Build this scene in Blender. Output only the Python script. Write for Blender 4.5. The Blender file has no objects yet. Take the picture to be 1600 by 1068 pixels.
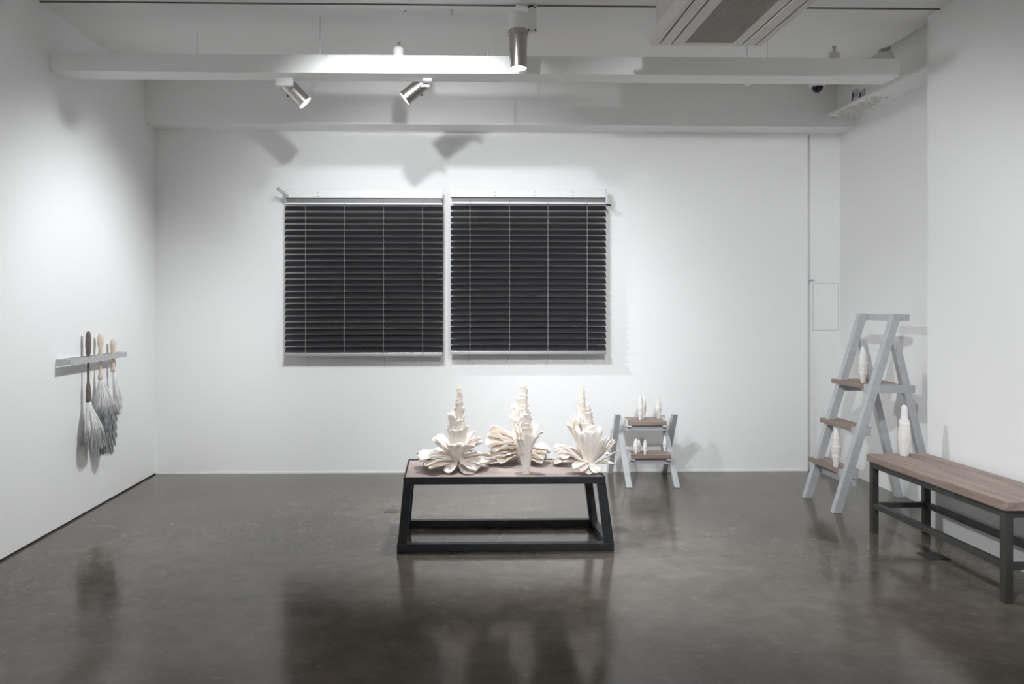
import bpy, bmesh, math, random
from mathutils import Vector, Matrix
random.seed(7)
sc = bpy.context.scene
COL = sc.collection
R = math.radians

# ------------------------------------------------------------------ camera
F, CX, CY, H, YAW = 1200.0, 728.0, 482.0, 1.2, R(1.25)
cam_d = bpy.data.cameras.new('camera')
cam_d.sensor_width = 36.0
cam_d.lens = F / 1600 * 36
cam_d.shift_x = (800 - CX) / 1600
cam_d.shift_y = -(534 - CY) / 1600
cam_d.clip_start = 0.05
cam = bpy.data.objects.new('camera', cam_d)
COL.objects.link(cam)
cam.location = (0, 0, H)
cam.rotation_euler = (R(90), 0, -YAW)
sc.camera = cam

# ------------------------------------------------------------------ world, exposure
w = bpy.data.worlds.new('world'); sc.world = w
w.use_nodes = True
w.node_tree.nodes['Background'].inputs[0].default_value = (1, 1, 1, 1)
w.node_tree.nodes['Background'].inputs[1].default_value = 0.02
sc.view_settings.view_transform = 'Standard'
sc.view_settings.look = 'None'
sc.view_settings.gamma = 1
sc.view_settings.use_curve_mapping = False
sc.view_settings.exposure = 0.06
sc.cycles.max_bounces = 14
sc.cycles.diffuse_bounces = 10

# lamps of the room and three added fills: lens position, aim, power, cone, blend (the fixtures are built further down)
LAMPS = {
    'table':  dict(pw=150, cone=58, blend=.7),
    'stool':  dict(pw=120, cone=74, blend=.8),
    'duster': dict(pw=140, cone=84, blend=.9),
    'blind':  dict(pw=135, cone=76, blend=.75),
    'patch':  dict(pw=98, cone=84, blend=.7),
    'ladder': dict(pw=265, cone=78, blend=.75),
    'front':  dict(pw=330, cone=100, blend=.8),  # added fill, bounced off the wall behind the camera
    'left':   dict(pw=85, cone=90, blend=.8),  # added ambient fill by way of the left wall
    'right':  dict(pw=35, cone=90, blend=.8),  # added ambient fill by way of the projecting wall
}

# ------------------------------------------------------------------ pixel helpers (photo pixel -> point on a plane)
def ray(px, py):
    x, z = (px - CX) / F, -(py - CY) / F
    c, s = math.cos(YAW), math.sin(YAW)
    return Vector((x * c + s, c - x * s, z))
def at_z(px, py, z=0.0):
    d = ray(px, py); t = (z - H) / d.z
    return Vector((0, 0, H)) + d * t
def at_y(px, py, y):
    d = ray(px, py); return Vector((0, 0, H)) + d * (y / d.y)
def at_x(px, py, x):
    d = ray(px, py); return Vector((0, 0, H)) + d * (x / d.x)

# ------------------------------------------------------------------ materials
def mat(name, col, rough=.5, metal=0, noise=0, nscale=20, bump=0, bscale=80, stretch=(1, 1, 1), col2=None, spec=.5, detail=4):
    m = bpy.data.materials.new(name); m.use_nodes = True
    nt = m.node_tree; b = nt.nodes['Principled BSDF']
    b.inputs['Base Color'].default_value = (*col, 1)
    b.inputs['Roughness'].default_value = rough
    b.inputs['Metallic'].default_value = metal
    b.inputs['Specular IOR Level'].default_value = spec
    tc = nt.nodes.new('ShaderNodeTexCoord'); mp = nt.nodes.new('ShaderNodeMapping')
    mp.inputs['Scale'].default_value = stretch
    nt.links.new(tc.outputs['Object'], mp.inputs[0])
    if noise or col2:
        n = nt.nodes.new('ShaderNodeTexNoise'); n.inputs['Scale'].default_value = nscale; n.inputs['Detail'].default_value = detail
        nt.links.new(mp.outputs[0], n.inputs['Vector'])
        r = nt.nodes.new('ShaderNodeValToRGB')
        c2 = col2 or tuple(c * (1 - noise) for c in col)
        r.color_ramp.elements[0].position = .3; r.color_ramp.elements[1].position = .7
        r.color_ramp.elements[0].color = (*c2, 1); r.color_ramp.elements[1].color = (*col, 1)
        nt.links.new(n.outputs['Fac'], r.inputs[0]); nt.links.new(r.outputs[0], b.inputs['Base Color'])
    if bump:
        n = nt.nodes.new('ShaderNodeTexNoise'); n.inputs['Scale'].default_value = bscale; n.inputs['Detail'].default_value = 3
        nt.links.new(mp.outputs[0], n.inputs['Vector'])
        bp = nt.nodes.new('ShaderNodeBump'); bp.inputs['Strength'].default_value = bump; bp.inputs['Distance'].default_value = .004
        nt.links.new(n.outputs['Fac'], bp.inputs['Height']); nt.links.new(bp.outputs[0], b.inputs['Normal'])
    return m

WALL = mat('wall_paint', (.87, .87, .87), .75, bump=.06, bscale=60, noise=.015, nscale=2)
CEIL = mat('ceiling_paint', (.84, .835, .83), .8, bump=.05, bscale=40, noise=.03, nscale=3)
BEAMW = mat('beam_paint', (.85,.85,.845), .5, bump=.03)
GAP = mat('dark_gap', (.02, .02, .02), .8, noise=.2)
STEEL = mat('black_steel', (.040, .044, .050), .42, .3, noise=.4, nscale=18, bump=.05, bscale=120)
BSTEEL = mat('grey_raw_steel', (.085, .083, .080), .42, .4, noise=.35, nscale=14, stretch=(1, 1, .3), bump=.04)
ALU = mat('grey_painted_metal', (.56, .57, .59), .42, .2, noise=.12, nscale=25, bump=.03)
ALUB = mat('brushed_aluminium', (.62, .63, .65), .32, .9, noise=.1, nscale=60, stretch=(.1, 1, 1))
NICK = mat('brushed_nickel', (.50, .48, .46), .28, 1, noise=.15, nscale=120, stretch=(1, 1, .05))
WHITE = mat('white_enamel', (.80, .80, .80), .4, noise=.03)
PLAST = mat('ivory_plastic', (.66, .645, .61), .45, noise=.04)
DARKP = mat('dark_slot', (.03, .028, .026), .5, noise=.2)
GRILL = mat('taupe_grille', (.42, .39, .36), .55, noise=.1)
SLAT = mat('charcoal_slat', (.030, .030, .034), .42, .25, noise=.25, nscale=6, stretch=(.3, 3, 3))
CORD = mat('grey_cord', (.34, .34, .34), .7, noise=.1)
PAPER = mat('cream_paper', (.85, .80, .745), .8, noise=.06, nscale=14, col2=(.83, .765, .70), bump=.12, bscale=150, spec=.2)
PIN = mat('white_porcelain', (.80, .775, .75), .6, noise=.06, nscale=30, bump=.15, bscale=60, spec=.3)
WOODB = mat('dark_wood', (.19, .155, .135), .55, noise=.4, nscale=10, stretch=(1, 6, 6))
BONE = mat('pale_wood', (.78, .66, .55), .55, noise=.12, nscale=40)
BRIS = mat('white_bristle', (.88, .88, .87), .8, noise=.15, nscale=60, stretch=(1, 1, .1))
BRISG = mat('grey_bristle', (.46, .465, .475), .85, noise=.45, nscale=70, stretch=(1, 1, .3))
BRISP = mat('pale_grey_bristle', (.52, .52, .52), .85, noise=.35, nscale=70, stretch=(1, 1, .3))
MARB = mat('mottled_aluminium', (.62, .63, .64), .4, .4, noise=.3, nscale=90)
GLASSB = mat('black_dome', (.01, .01, .011), .06)
MDF = mat('brown_board', (.36, .30, .275), .7, noise=.14, nscale=9, bump=.05)
FOAM = mat('foam_sealant', (.76, .75, .73), .7, noise=.05, bump=.2, bscale=40)

def wood_mat(name, axis, c1, c2, c3):
    m = bpy.data.materials.new(name); m.use_nodes = True
    nt = m.node_tree; b = nt.nodes['Principled BSDF']; b.inputs['Roughness'].default_value = .55
    tc = nt.nodes.new('ShaderNodeTexCoord'); mp = nt.nodes.new('ShaderNodeMapping')
    s = [30, 30, 45]; s[axis] = 1.6
    mp.inputs['Scale'].default_value = s
    nt.links.new(tc.outputs['Object'], mp.inputs[0])
    n = nt.nodes.new('ShaderNodeTexNoise'); n.inputs['Scale'].default_value = 1.0; n.inputs['Detail'].default_value = 6
    n.inputs['Roughness'].default_value = .65
    nt.links.new(mp.outputs[0], n.inputs['Vector'])
    r = nt.nodes.new('ShaderNodeValToRGB')
    e = r.color_ramp.elements; e[0].position = .3; e[0].color = (*c1, 1); e[1].position = .72; e[1].color = (*c3, 1)
    k = e.new(.5); k.color = (*c2, 1)
    nt.links.new(n.outputs['Fac'], r.inputs[0]); nt.links.new(r.outputs[0], b.inputs['Base Color'])
    bp = nt.nodes.new('ShaderNodeBump'); bp.inputs['Strength'].default_value = .12; bp.inputs['Distance'].default_value = .003
    nt.links.new(n.outputs['Fac'], bp.inputs['Height']); nt.links.new(bp.outputs[0], b.inputs['Normal'])
    return m
WOOD_Y = wood_mat('brown_plank_lengthwise', 1, (.19, .135, .112), (.31, .235, .20), (.40, .315, .27))
WOOD_X = wood_mat('brown_plank_crosswise', 0, (.18, .13, .108), (.30, .23, .195), (.38, .30, .26))

def floor_mat():
    m = bpy.data.materials.new('polished_concrete'); m.use_nodes = True
    nt = m.node_tree; N = nt.nodes; L = nt.links; b = N['Principled BSDF']
    tc = N.new('ShaderNodeTexCoord')
    def noise(scale, detail=5, rough=.55, sx=1, sy=1, dist=0):
        mp = N.new('ShaderNodeMapping'); mp.inputs['Scale'].default_value = (sx, sy, 1)
        L.new(tc.outputs['Object'], mp.inputs[0])
        n = N.new('ShaderNodeTexNoise'); n.inputs['Scale'].default_value = scale; n.inputs['Detail'].default_value = detail
        n.inputs['Roughness'].default_value = rough; n.inputs['Distortion'].default_value = dist
        L.new(mp.outputs[0], n.inputs['Vector']); return n
    def ramp(src, p0, c0, p1, c1):
        r = N.new('ShaderNodeValToRGB'); e = r.color_ramp.elements
        e[0].position = p0; e[0].color = (*c0, 1); e[1].position = p1; e[1].color = (*c1, 1)
        L.new(src, r.inputs[0]); return r
    def mix(kind, fac, a, c):
        x = N.new('ShaderNodeMixRGB'); x.blend_type = kind
        if isinstance(fac, float): x.inputs[0].default_value = fac
        else: L.new(fac, x.inputs[0])
        L.new(a, x.inputs[1])
        if isinstance(c, tuple): x.inputs[2].default_value = (*c, 1)
        else: L.new(c, x.inputs[2])
        return x
    big = ramp(noise(.9, 6, .6, 1, 1.6).outputs['Fac'], .3, (.082, .071, .057), .68, (.142, .126, .104))
    fine = ramp(noise(9, 8, .7).outputs['Fac'], .3, (.72, .71, .70), .75, (1.2, 1.19, 1.16))
    c = mix('MULTIPLY', 1.0, big.outputs[0], fine.outputs[0])
    # pale worn clouds and sand grains
    cl = ramp(noise(2.3, 5, .6, 1, 1.8, .2).outputs['Fac'], .56, (0, 0, 0), .78, (.55, .55, .55))
    c = mix('MIX', cl.outputs[0], c.outputs[0], (.20, .187, .165))
    gr = ramp(noise(26, 3, .5).outputs['Fac'], .60, (0, 0, 0), .80, (.22, .22, .22))
    c = mix('MIX', gr.outputs[0], c.outputs[0], (.32, .31, .29))
    # dark specks
    vo = N.new('ShaderNodeTexVoronoi'); vo.inputs['Scale'].default_value = 11
    L.new(tc.outputs['Object'], vo.inputs['Vector'])
    sp = ramp(vo.outputs['Distance'], .02, (1, 1, 1), .04, (0, 0, 0))
    msk = ramp(noise(1.1, 2).outputs['Fac'], .56, (0, 0, 0), .66, (.35, .35, .35))
    spm = mix('MULTIPLY', 1.0, sp.outputs[0], msk.outputs[0])
    c = mix('MIX', spm.outputs[0], c.outputs[0], (.045, .043, .04))
    L.new(c.outputs[0], b.inputs['Base Color'])
    rr = ramp(noise(3, 6, .65).outputs['Fac'], .3, (.10, .10, .10), .75, (.20, .20, .20))
    L.new(rr.outputs[0], b.inputs['Roughness'])
    b.inputs['Specular IOR Level'].default_value = .40
    bp = N.new('ShaderNodeBump'); bp.inputs['Strength'].default_value = .03; bp.inputs['Distance'].default_value = .01
    L.new(noise(4, 3).outputs['Fac'], bp.inputs['Height']); L.new(bp.outputs[0], b.inputs['Normal'])
    return m
FLOOR = floor_mat()

def emit_mat(name, strength, col=(1, .99, .97)):
    m = bpy.data.materials.new(name); m.use_nodes = True
    b = m.node_tree.nodes['Principled BSDF']
    b.inputs['Base Color'].default_value = (.9, .9, .9, 1)
    b.inputs['Emission Color'].default_value = (*col, 1); b.inputs['Emission Strength'].default_value = strength
    return m
LENS = emit_mat('lit_lens', 9)

# ------------------------------------------------------------------ mesh helpers
class MB:
    def __init__(self): self.v = []; self.f = []
    def add(self, vs, fs):
        o = len(self.v); self.v += [tuple(v) for v in vs]; self.f += [tuple(i + o for i in f) for f in fs]; return self
    def box(self, x0, x1, y0, y1, z0, z1):
        vs = [(x, y, z) for x in (x0, x1) for y in (y0, y1) for z in (z0, z1)]
        return self.add(vs, [(0, 1, 3, 2), (4, 6, 7, 5), (0, 4, 5, 1), (2, 3, 7, 6), (0, 2, 6, 4), (1, 5, 7, 3)])
    def prism(self, pts, vec):
        """polygon extruded along vec"""
        n = len(pts); a = [Vector(p) for p in pts]; b = [p + Vector(vec) for p in a]
        return self.add(a + b, [tuple(range(n))[::-1], tuple(range(n, 2 * n))] + [(i, (i + 1) % n, n + (i + 1) % n, n + i) for i in range(n)])
    def bar(self, p, q, w, d, up=(0, 0, 1)):
        """rectangular bar from p to q; w along side axis, d along the other"""
        p, q = Vector(p), Vector(q); t = (q - p).normalized(); s = t.cross(Vector(up))
        if s.length < 1e-5: s = t.cross(Vector((0, 1, 0)))
        s.normalize(); u = s.cross(t)
        c = [s * (w / 2) + u * (d / 2), -s * (w / 2) + u * (d / 2), -s * (w / 2) - u * (d / 2), s * (w / 2) - u * (d / 2)]
        return self.add([p + k for k in c] + [q + k for k in c],
                        [(0, 1, 2, 3), (7, 6, 5, 4)] + [(i, i + 4, (i + 1) % 4 + 4, (i + 1) % 4) for i in range(4)])
    def tube(self, p, q, r0, r1=None, n=12, cap=True):
        r1 = r0 if r1 is None else r1
        p, q = Vector(p), Vector(q); t = (q - p).normalized()
        s = t.orthogonal().normalized(); u = t.cross(s)
        A = [p + (s * math.cos(2 * math.pi * i / n) + u * math.sin(2 * math.pi * i / n)) * r0 for i in range(n)]
        B = [q + (s * math.cos(2 * math.pi * i / n) + u * math.sin(2 * math.pi * i / n)) * r1 for i in range(n)]
        f = [(i, (i + 1) % n, n + (i + 1) % n, n + i) for i in range(n)]
        if cap: f += [tuple(range(n))[::-1], tuple(range(n, 2 * n))]
        return self.add(A + B, f)
    def lathe(self, prof, c=(0, 0, 0), n=20, fn=None, cap=True):
        c = Vector(c); vs = []; m = len(prof)
        for k, (r, z) in enumerate(prof):
            for i in range(n):
                a = 2 * math.pi * i / n; rr = r * (fn(a, k / (m - 1)) if fn else 1)
                vs.append(c + Vector((rr * math.cos(a), rr * math.sin(a), z)))
        f = [(k * n + i, k * n + (i + 1) % n, (k + 1) * n + (i + 1) % n, (k + 1) * n + i) for k in range(m - 1) for i in range(n)]
        if cap: f += [tuple(range(n))[::-1], tuple(range((m - 1) * n, m * n))]
        return self.add(vs, f)
    def mesh(self, name, material, smooth=False):
        me = bpy.data.meshes.new(name); me.from_pydata(self.v, [], self.f); me.materials.append(material)
        if smooth:
            for p in me.polygons: p.use_smooth = True
        bm = bmesh.new(); bm.from_mesh(me); bmesh.ops.recalc_face_normals(bm, faces=bm.faces); bm.to_mesh(me); bm.free()
        return me
    def build(self, name, material, parent=None, smooth=False, bevel=0):
        return link(name, self.mesh(name, material, smooth), parent, bevel=bevel)

def link(name, me, parent=None, loc=None, bevel=0):
    o = bpy.data.objects.new(name, me); COL.objects.link(o)
    if loc is not None: o.location = loc
    if parent is not None:
        root = parent
        M = Matrix.Identity(4); chain = []
        while root is not None: chain.append(root); root = root.parent
        o.parent = parent
        # every root is an unrotated Empty or a mesh; parts are modelled in room coordinates
        t = Vector((0, 0, 0))
        for c in chain: t += c.location if c.parent is None or c.get('_loc') else Vector((0, 0, 0))
        o.matrix_parent_inverse = Matrix.Translation(-chain[-1].location)if len(chain) == 1 else Matrix.Identity(4)
    if bevel:
        b = o.modifiers.new('bevel', 'BEVEL'); b.width = bevel; b.segments = 2; b.limit_method = 'ANGLE'
    return o
def sub(o, parent):
    """reparent a mesh modelled in room coordinates below a part"""
    o.parent = parent
    bpy.context.view_layer.update()
    o.matrix_parent_inverse = parent.matrix_world.inverted(); return o
def tag(o, label, cat, group=None):
    o['label'] = label; o['category'] = cat
    if group: o['group'] = group
    return o
def thing(name, label, cat, loc, group=None):
    o = bpy.data.objects.new(name, None); COL.objects.link(o); o.location = loc; o.empty_display_size = .1
    return tag(o, label, cat, group)
def struct(o): o['kind'] = 'structure'; return o

# ------------------------------------------------------------------ room shell
XL, XR, XP, YB, YF, ZC = -2.13, 2.906, 2.62, 5.625, -3.2, 2.80
YP = 4.15          # where the projecting right wall ends
YS = 5.42          # front of the soffit over the back wall
XREC = at_y(1262, 400, YB).x
struct(MB().box(XL - .3, 3.4, YF - .2, YB + .3, -.15, 0).build('floor', FLOOR))
struct(MB().box(XL - .2, XL, YF - .2, YB + .25, 0.010, 3.05).build('wall_left', WALL))
struct(MB().box(XL - .2, XL - .012, YF, YB, 0, .012).build('shadow_gap_left', GAP))  # no board: dark strip colours in the shadow gap under the wall
struct(MB().box(XL, XREC, YB, YB + .2, 0, 3.05).build('wall_back', WALL))
m = MB(); m.box(XREC + .032, 3.3, YB + .03, YB + .2, 0, 3.05); m.box(XREC, XREC + .032, YB + .075, YB + .2, 0, 3.05)   # strip beside a narrow groove
struct(m.build('wall_back_recess', WALL))
struct(MB().box(XR, XR + .2, YP - .3, YB + .25, 0, 3.05).build('wall_right', WALL))
struct(MB().box(XP, 3.3, YF - .2, YP, 0, 3.05).build('wall_right_partition', WALL))
struct(MB().box(XL - .2, 3.3, YF - .2, YF, 0, 3.05).build('wall_front', WALL))
c = MB(); c.box(XL, 2.685, 4.052, YB + .2, ZC, ZC + .1); c.box(XL, XP + .3, YF, 4.04, ZC, ZC + .1)
c.box(XL, 3.3, 4.0, YB + .2, ZC + .1, ZC + .14)
ceil = struct(c.build('ceiling', CEIL))
struct(MB().box(XL, 2.684, 4.039, 4.052, ZC - .004, ZC + .01).build('trim_1', mat('track_grey', (.13, .12, .115), .6, noise=.2)))
struct(MB().box(XL, XR, YS, YB + .135, 2.497, ZC).build('trim_2', WALL))                 # soffit over back wall
# cove on the right: upper band and ledge
struct(MB().box(2.77, XR, YP - .1, YS, 2.580, ZC + .1).build('trim_3', CEIL))
struct(MB().box(2.69, XR, YP - .1, YS, 2.562, 2.580).build('trim_4', WALL))
struct(MB().box(XL, XREC, YB - .004, YB, 0, .012).build('baseboard_back', WALL))
# painted access hatch on the recessed strip of wall
hp0, hp1 = at_y(1270.5, 515, YB + .03), at_y(1309, 443, YB + .03)
t = thing('access_hatch', 'flush white access hatch in the recessed strip beside the right corner', 'hatch', (hp0.x, YB + .03, hp0.z))
MB().box(hp0.x, hp1.x, YB + .0285, YB + .035, hp0.z, hp1.z).build('hatch_panel', WALL, t)
g = MB(); q = .004
for a in ((hp0.x - q, hp0.x, hp0.z - q, hp1.z + q), (hp1.x, hp1.x + q, hp0.z - q, hp1.z + q), (hp0.x, hp1.x, hp0.z - q, hp0.z), (hp0.x, hp1.x, hp1.z, hp1.z + q)):
    g.box(a[0], a[1], YB + .0292, YB + .035, a[2], a[3])
g.build('joint', mat('joint_grey', (.58, .58, .57), .8, noise=.1), t)  # plain grey outline round the hatch panel
lp = at_y(1262, 437, YB)
tag(MB().box(lp.x + .001, lp.x + .05, YB - .006, YB + .031, lp.z - .005, lp.z + .005).build('door_latch', ALU, bevel=.002),
    'small grey metal latch above the white access hatch', 'latch')

# ------------------------------------------------------------------ hanging beam
BX1 = at_y(1405, 110, 4.15).x
b = thing('lighting_beam', 'long white boxed beam hung on thin rods below the ceiling', 'beam', (XL, 4.15, 2.469))
MB().box(XL + .001, BX1, 4.15, 4.30, 2.469, 2.568).build('beam_box', BEAMW, b, bevel=.003)
for px, py in ((308, 52), (762, 56), (1199, 64), (1167, 70)):
    p = at_z(px, py, ZC)
    r = MB().tube((p.x, p.y, 2.552), (p.x, p.y, ZC), .0042, n=8).build('hanger_rod', WHITE, b)
    MB().box(p.x - .012, p.x + .012, 4.299, p.y + .01, 2.552, 2.562).build('bracket', WHITE, b)
p = at_z(500, 26, ZC)
MB().tube((p.x, p.y, 2.566), (p.x, p.y, ZC), .0045, n=8).build('hanger_rod', WHITE, b)
p = at_y(511, 88, 4.17); MB().box(p.x - .003, p.x + .003, 4.147, 4.16, 2.555, 2.572).build('clip', ALU, b)

# sprinkler heads standing behind the beam
def sprinkler(px, ytop, ycup, label):
    y = 4.36; a = at_y(px, ycup, y); tpz = at_y(px, ytop, y).z
    t = thing('sprinkler_head', label, 'sprinkler', (a.x, y, 2.515), 'sprinkler heads by the beam')
    MB().lathe([(.026, 2.535), (.030, 2.54), (.030, a.z - .008), (.026, a.z), (.01, a.z + .001)], (a.x, y, 0), 20).build('cup', WHITE if px < 900 else PLAST, t, True)
    m = MB(); m.tube((a.x, y, a.z), (a.x, y, tpz), .0035, n=8)
    for s in (-1, 1): m.bar((a.x + s * .004, y, a.z), (a.x + s * .011, y, tpz), .0025, .0025, (0, 1, 0))
    m.build('stem', NICK, t)
    MB().lathe([(.012, tpz), (.013, tpz + .002), (.005, tpz + .004)], (a.x, y, 0), 12).build('deflector', NICK, t)
    MB().tube((a.x, y, 2.515), (a.x, y, 2.54), .010, n=10).build('feed_pipe', WHITE, t)
    MB().tube((a.x, 4.301, 2.522), (a.x, y, 2.522), .008, n=10).build('support_arm', WHITE, t)
sprinkler(623, 67, 74.5, 'small white cup with sprinkler showing above the brightly lit beam')
sprinkler(1303.5, 73, 82, 'small ivory cup with sprinkler near the right end of the beam')

# little ceiling hook and plug
p = at_z(705, 16, ZC)
t = thing('ceiling_hook', 'tiny dark hook screwed into the ceiling above the beam', 'hook', (p.x, p.y, ZC))
MB().lathe([(.009, -.003), (.011, 0)], p, 10).build('plate', NICK, t)
MB().tube((p.x + .003, p.y, ZC), (p.x + .003, p.y, ZC - .028), .0022, n=6).build('pin', NICK, t)
p = at_z(633.5, 17, ZC)
tag(MB().lathe([(.005, -.006), (.006, 0)], p, 8).build('ceiling_screw', NICK), 'tiny screw head in the ceiling beside the small hook', 'screw')

# dome camera
p = at_y(1277, 132, 5.15)
t = thing('dome_camera', 'black security dome camera with white ring behind the beam', 'camera', (p.x, 5.15, ZC))
MB().lathe([(.052, ZC), (.055, ZC - .06), (.050, p.z - .012), (.036, p.z - .016)][::-1], (p.x, 5.15, 0), 24).build('housing', WHITE, t, True)
MB().lathe([(.037 * math.cos(a), p.z - .012 - .044 * math.sin(a)) for a in [R(x) for x in (89, 70, 50, 30, 10, 0)]], (p.x, 5.15, 0), 24).build('dome', GLASSB, t, True)

# round covers and wires in the cove on the right
bx, by = 2.535, 4.42
t = thing('junction_cover', 'round ivory dome cover with a short side pipe behind the beam end', 'cover', (bx, by, 2.55))
MB().lathe([(.050, 2.55), (.052, 2.57), (.052, 2.655)] + [(.052 * math.cos(R(q)), 2.655 + .05 * math.sin(R(q))) for q in (20, 40, 60, 80)], (bx, by, 0), 24).build('dome', PLAST, t, True)
MB().bar((bx - .035, by - .02, 2.697), (bx + .02, by - .02, 2.712), .03, .014).build('clip', CORD, t)
MB().tube((bx - .125, by, 2.62), (bx - .045, by, 2.635), .030, .034, n=20).build('side_pipe', WHITE, t, True)
MB().tube((bx - .132, by, 2.619), (bx - .124, by, 2.62), .033, n=20).build('pipe_rim', CORD, t)
MB().box(bx - .07, bx - .03, 4.295, by, 2.550, 2.560).build('mounting_arm', WHITE, t)
for px in (1337, 1348):
    p = at_x(px, 145, 2.768)
    t = thing('wall_socket', ['small grey socket with a short bent wire, nearer the soffit above the ledge', 'small grey socket with a short bent wire, nearer the beam end above the ledge'][px > 1340], 'socket', (2.77, p.y, p.z), 'sockets in the cove')
    MB().box(2.758, 2.7695, p.y - .03, p.y + .03, p.z - .025, p.z + .02).build('plate', ALU, t)
    MB().tube((2.752, p.y, p.z), (2.752, p.y + .02, p.z - .05), .004, n=6).build('wire', DARKP, t)
# lumpy foam below the ledge
m = MB(); rnd = random.Random(3)
for i in range(110):
    f = i / 109; y = 5.40 - .52 * f; x = 2.705 + rnd.random() * (.17 - .06 * f); r = (.010 + rnd.random() * .011) * (1 - .35 * f)
    m.lathe([(r * math.sin(R(a)) + .0008, -r * rnd.uniform(.7, 1.5) * math.cos(R(a))) for a in (2, 40, 70, 95)], (x, y, 2.562), 7, fn=lambda a, k: 1 + .25 * math.sin(2 * a + i))
o = m.build('insulation_foam', FOAM, None, True); o['kind'] = 'stuff'
tag(o, 'lumpy white foam filler under the ledge in the right corner', 'foam')

# ------------------------------------------------------------------ air conditioner
ZA = 2.45
pl, pr = at_z(1010, 71, ZA), at_z(1201, 71, ZA)
x0, x1, y1 = pl.x, pr.x, pl.y; y0 = y1 - 1.15
t = thing('ceiling_air_conditioner', 'ivory cassette air conditioner with dark brown grille under the ceiling', 'air conditioner', (x0, y0, ZA))
MB().box(x0 + .04, x1 - .04, y0 + .04, y1 - .02, ZA + .03, ZC - .004).build('housing', PLAST, t, bevel=.006)
def ax(px): return at_z(px, 71, ZA).x
f = MB()
xa = [x0, ax(1027), ax(1030), ax(1046), ax(1049), ax(1066), ax(1142), ax(1157), ax(1160), ax(1178), ax(1181), x1]
f.prism([(x0, y0, ZA + .032), (x0 + .03, y0, ZA), (xa[1], y0, ZA), (xa[1], y0, ZA + .032)], (0, y1 - y0, 0))
f.prism([(xa[10], y0, ZA), (x1 - .03, y0, ZA), (x1, y0, ZA + .032), (xa[10], y0, ZA + .032)], (0, y1 - y0, 0))
f.box(xa[4], xa[5], y0, y1, ZA, ZA + .032); f.box(xa[6], xa[7], y0, y1, ZA, ZA + .032)
f.box(xa[5], xa[6], y0, y0 + .04, ZA, ZA + .032); f.box(xa[5], xa[6], y1 - .035, y1, ZA, ZA + .032)
f.build('panel_frame', PLAST, t)
for a, c_ in ((2, 3), (8, 9)): MB().box(xa[a], xa[c_], y0 + .01, y1 - .008, ZA - .003, ZA + .02).build('air_flap', PLAST, t, bevel=.003)
MB().box(x0 + .035, x1 - .035, y0 + .005, y1 - .004, ZA + .025, ZA + .031).build('slot_backing', DARKP, t)
g = MB(); n = 26
for i in range(n):
    x = xa[5] + (xa[6] - xa[5]) * (i + .5) / n
    g.box(x - .0026, x + .0026, y0 + .04, y1 - .035, ZA + .001, ZA + .018)
for i in range(40):
    y = y0 + .06 + i * .028
    if y < y1 - .05: g.box(xa[5], xa[6], y - .001, y + .001, ZA + .008, ZA + .012)
o = g.build('grille', GRILL, t); o['kind'] = 'stuff'
p = at_z(1158, 66, ZA); MB().box(p.x - .014, p.x + .002, p.y - .02, p.y, ZA - .001, ZA + .002).build('badge', NICK, t)

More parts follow.
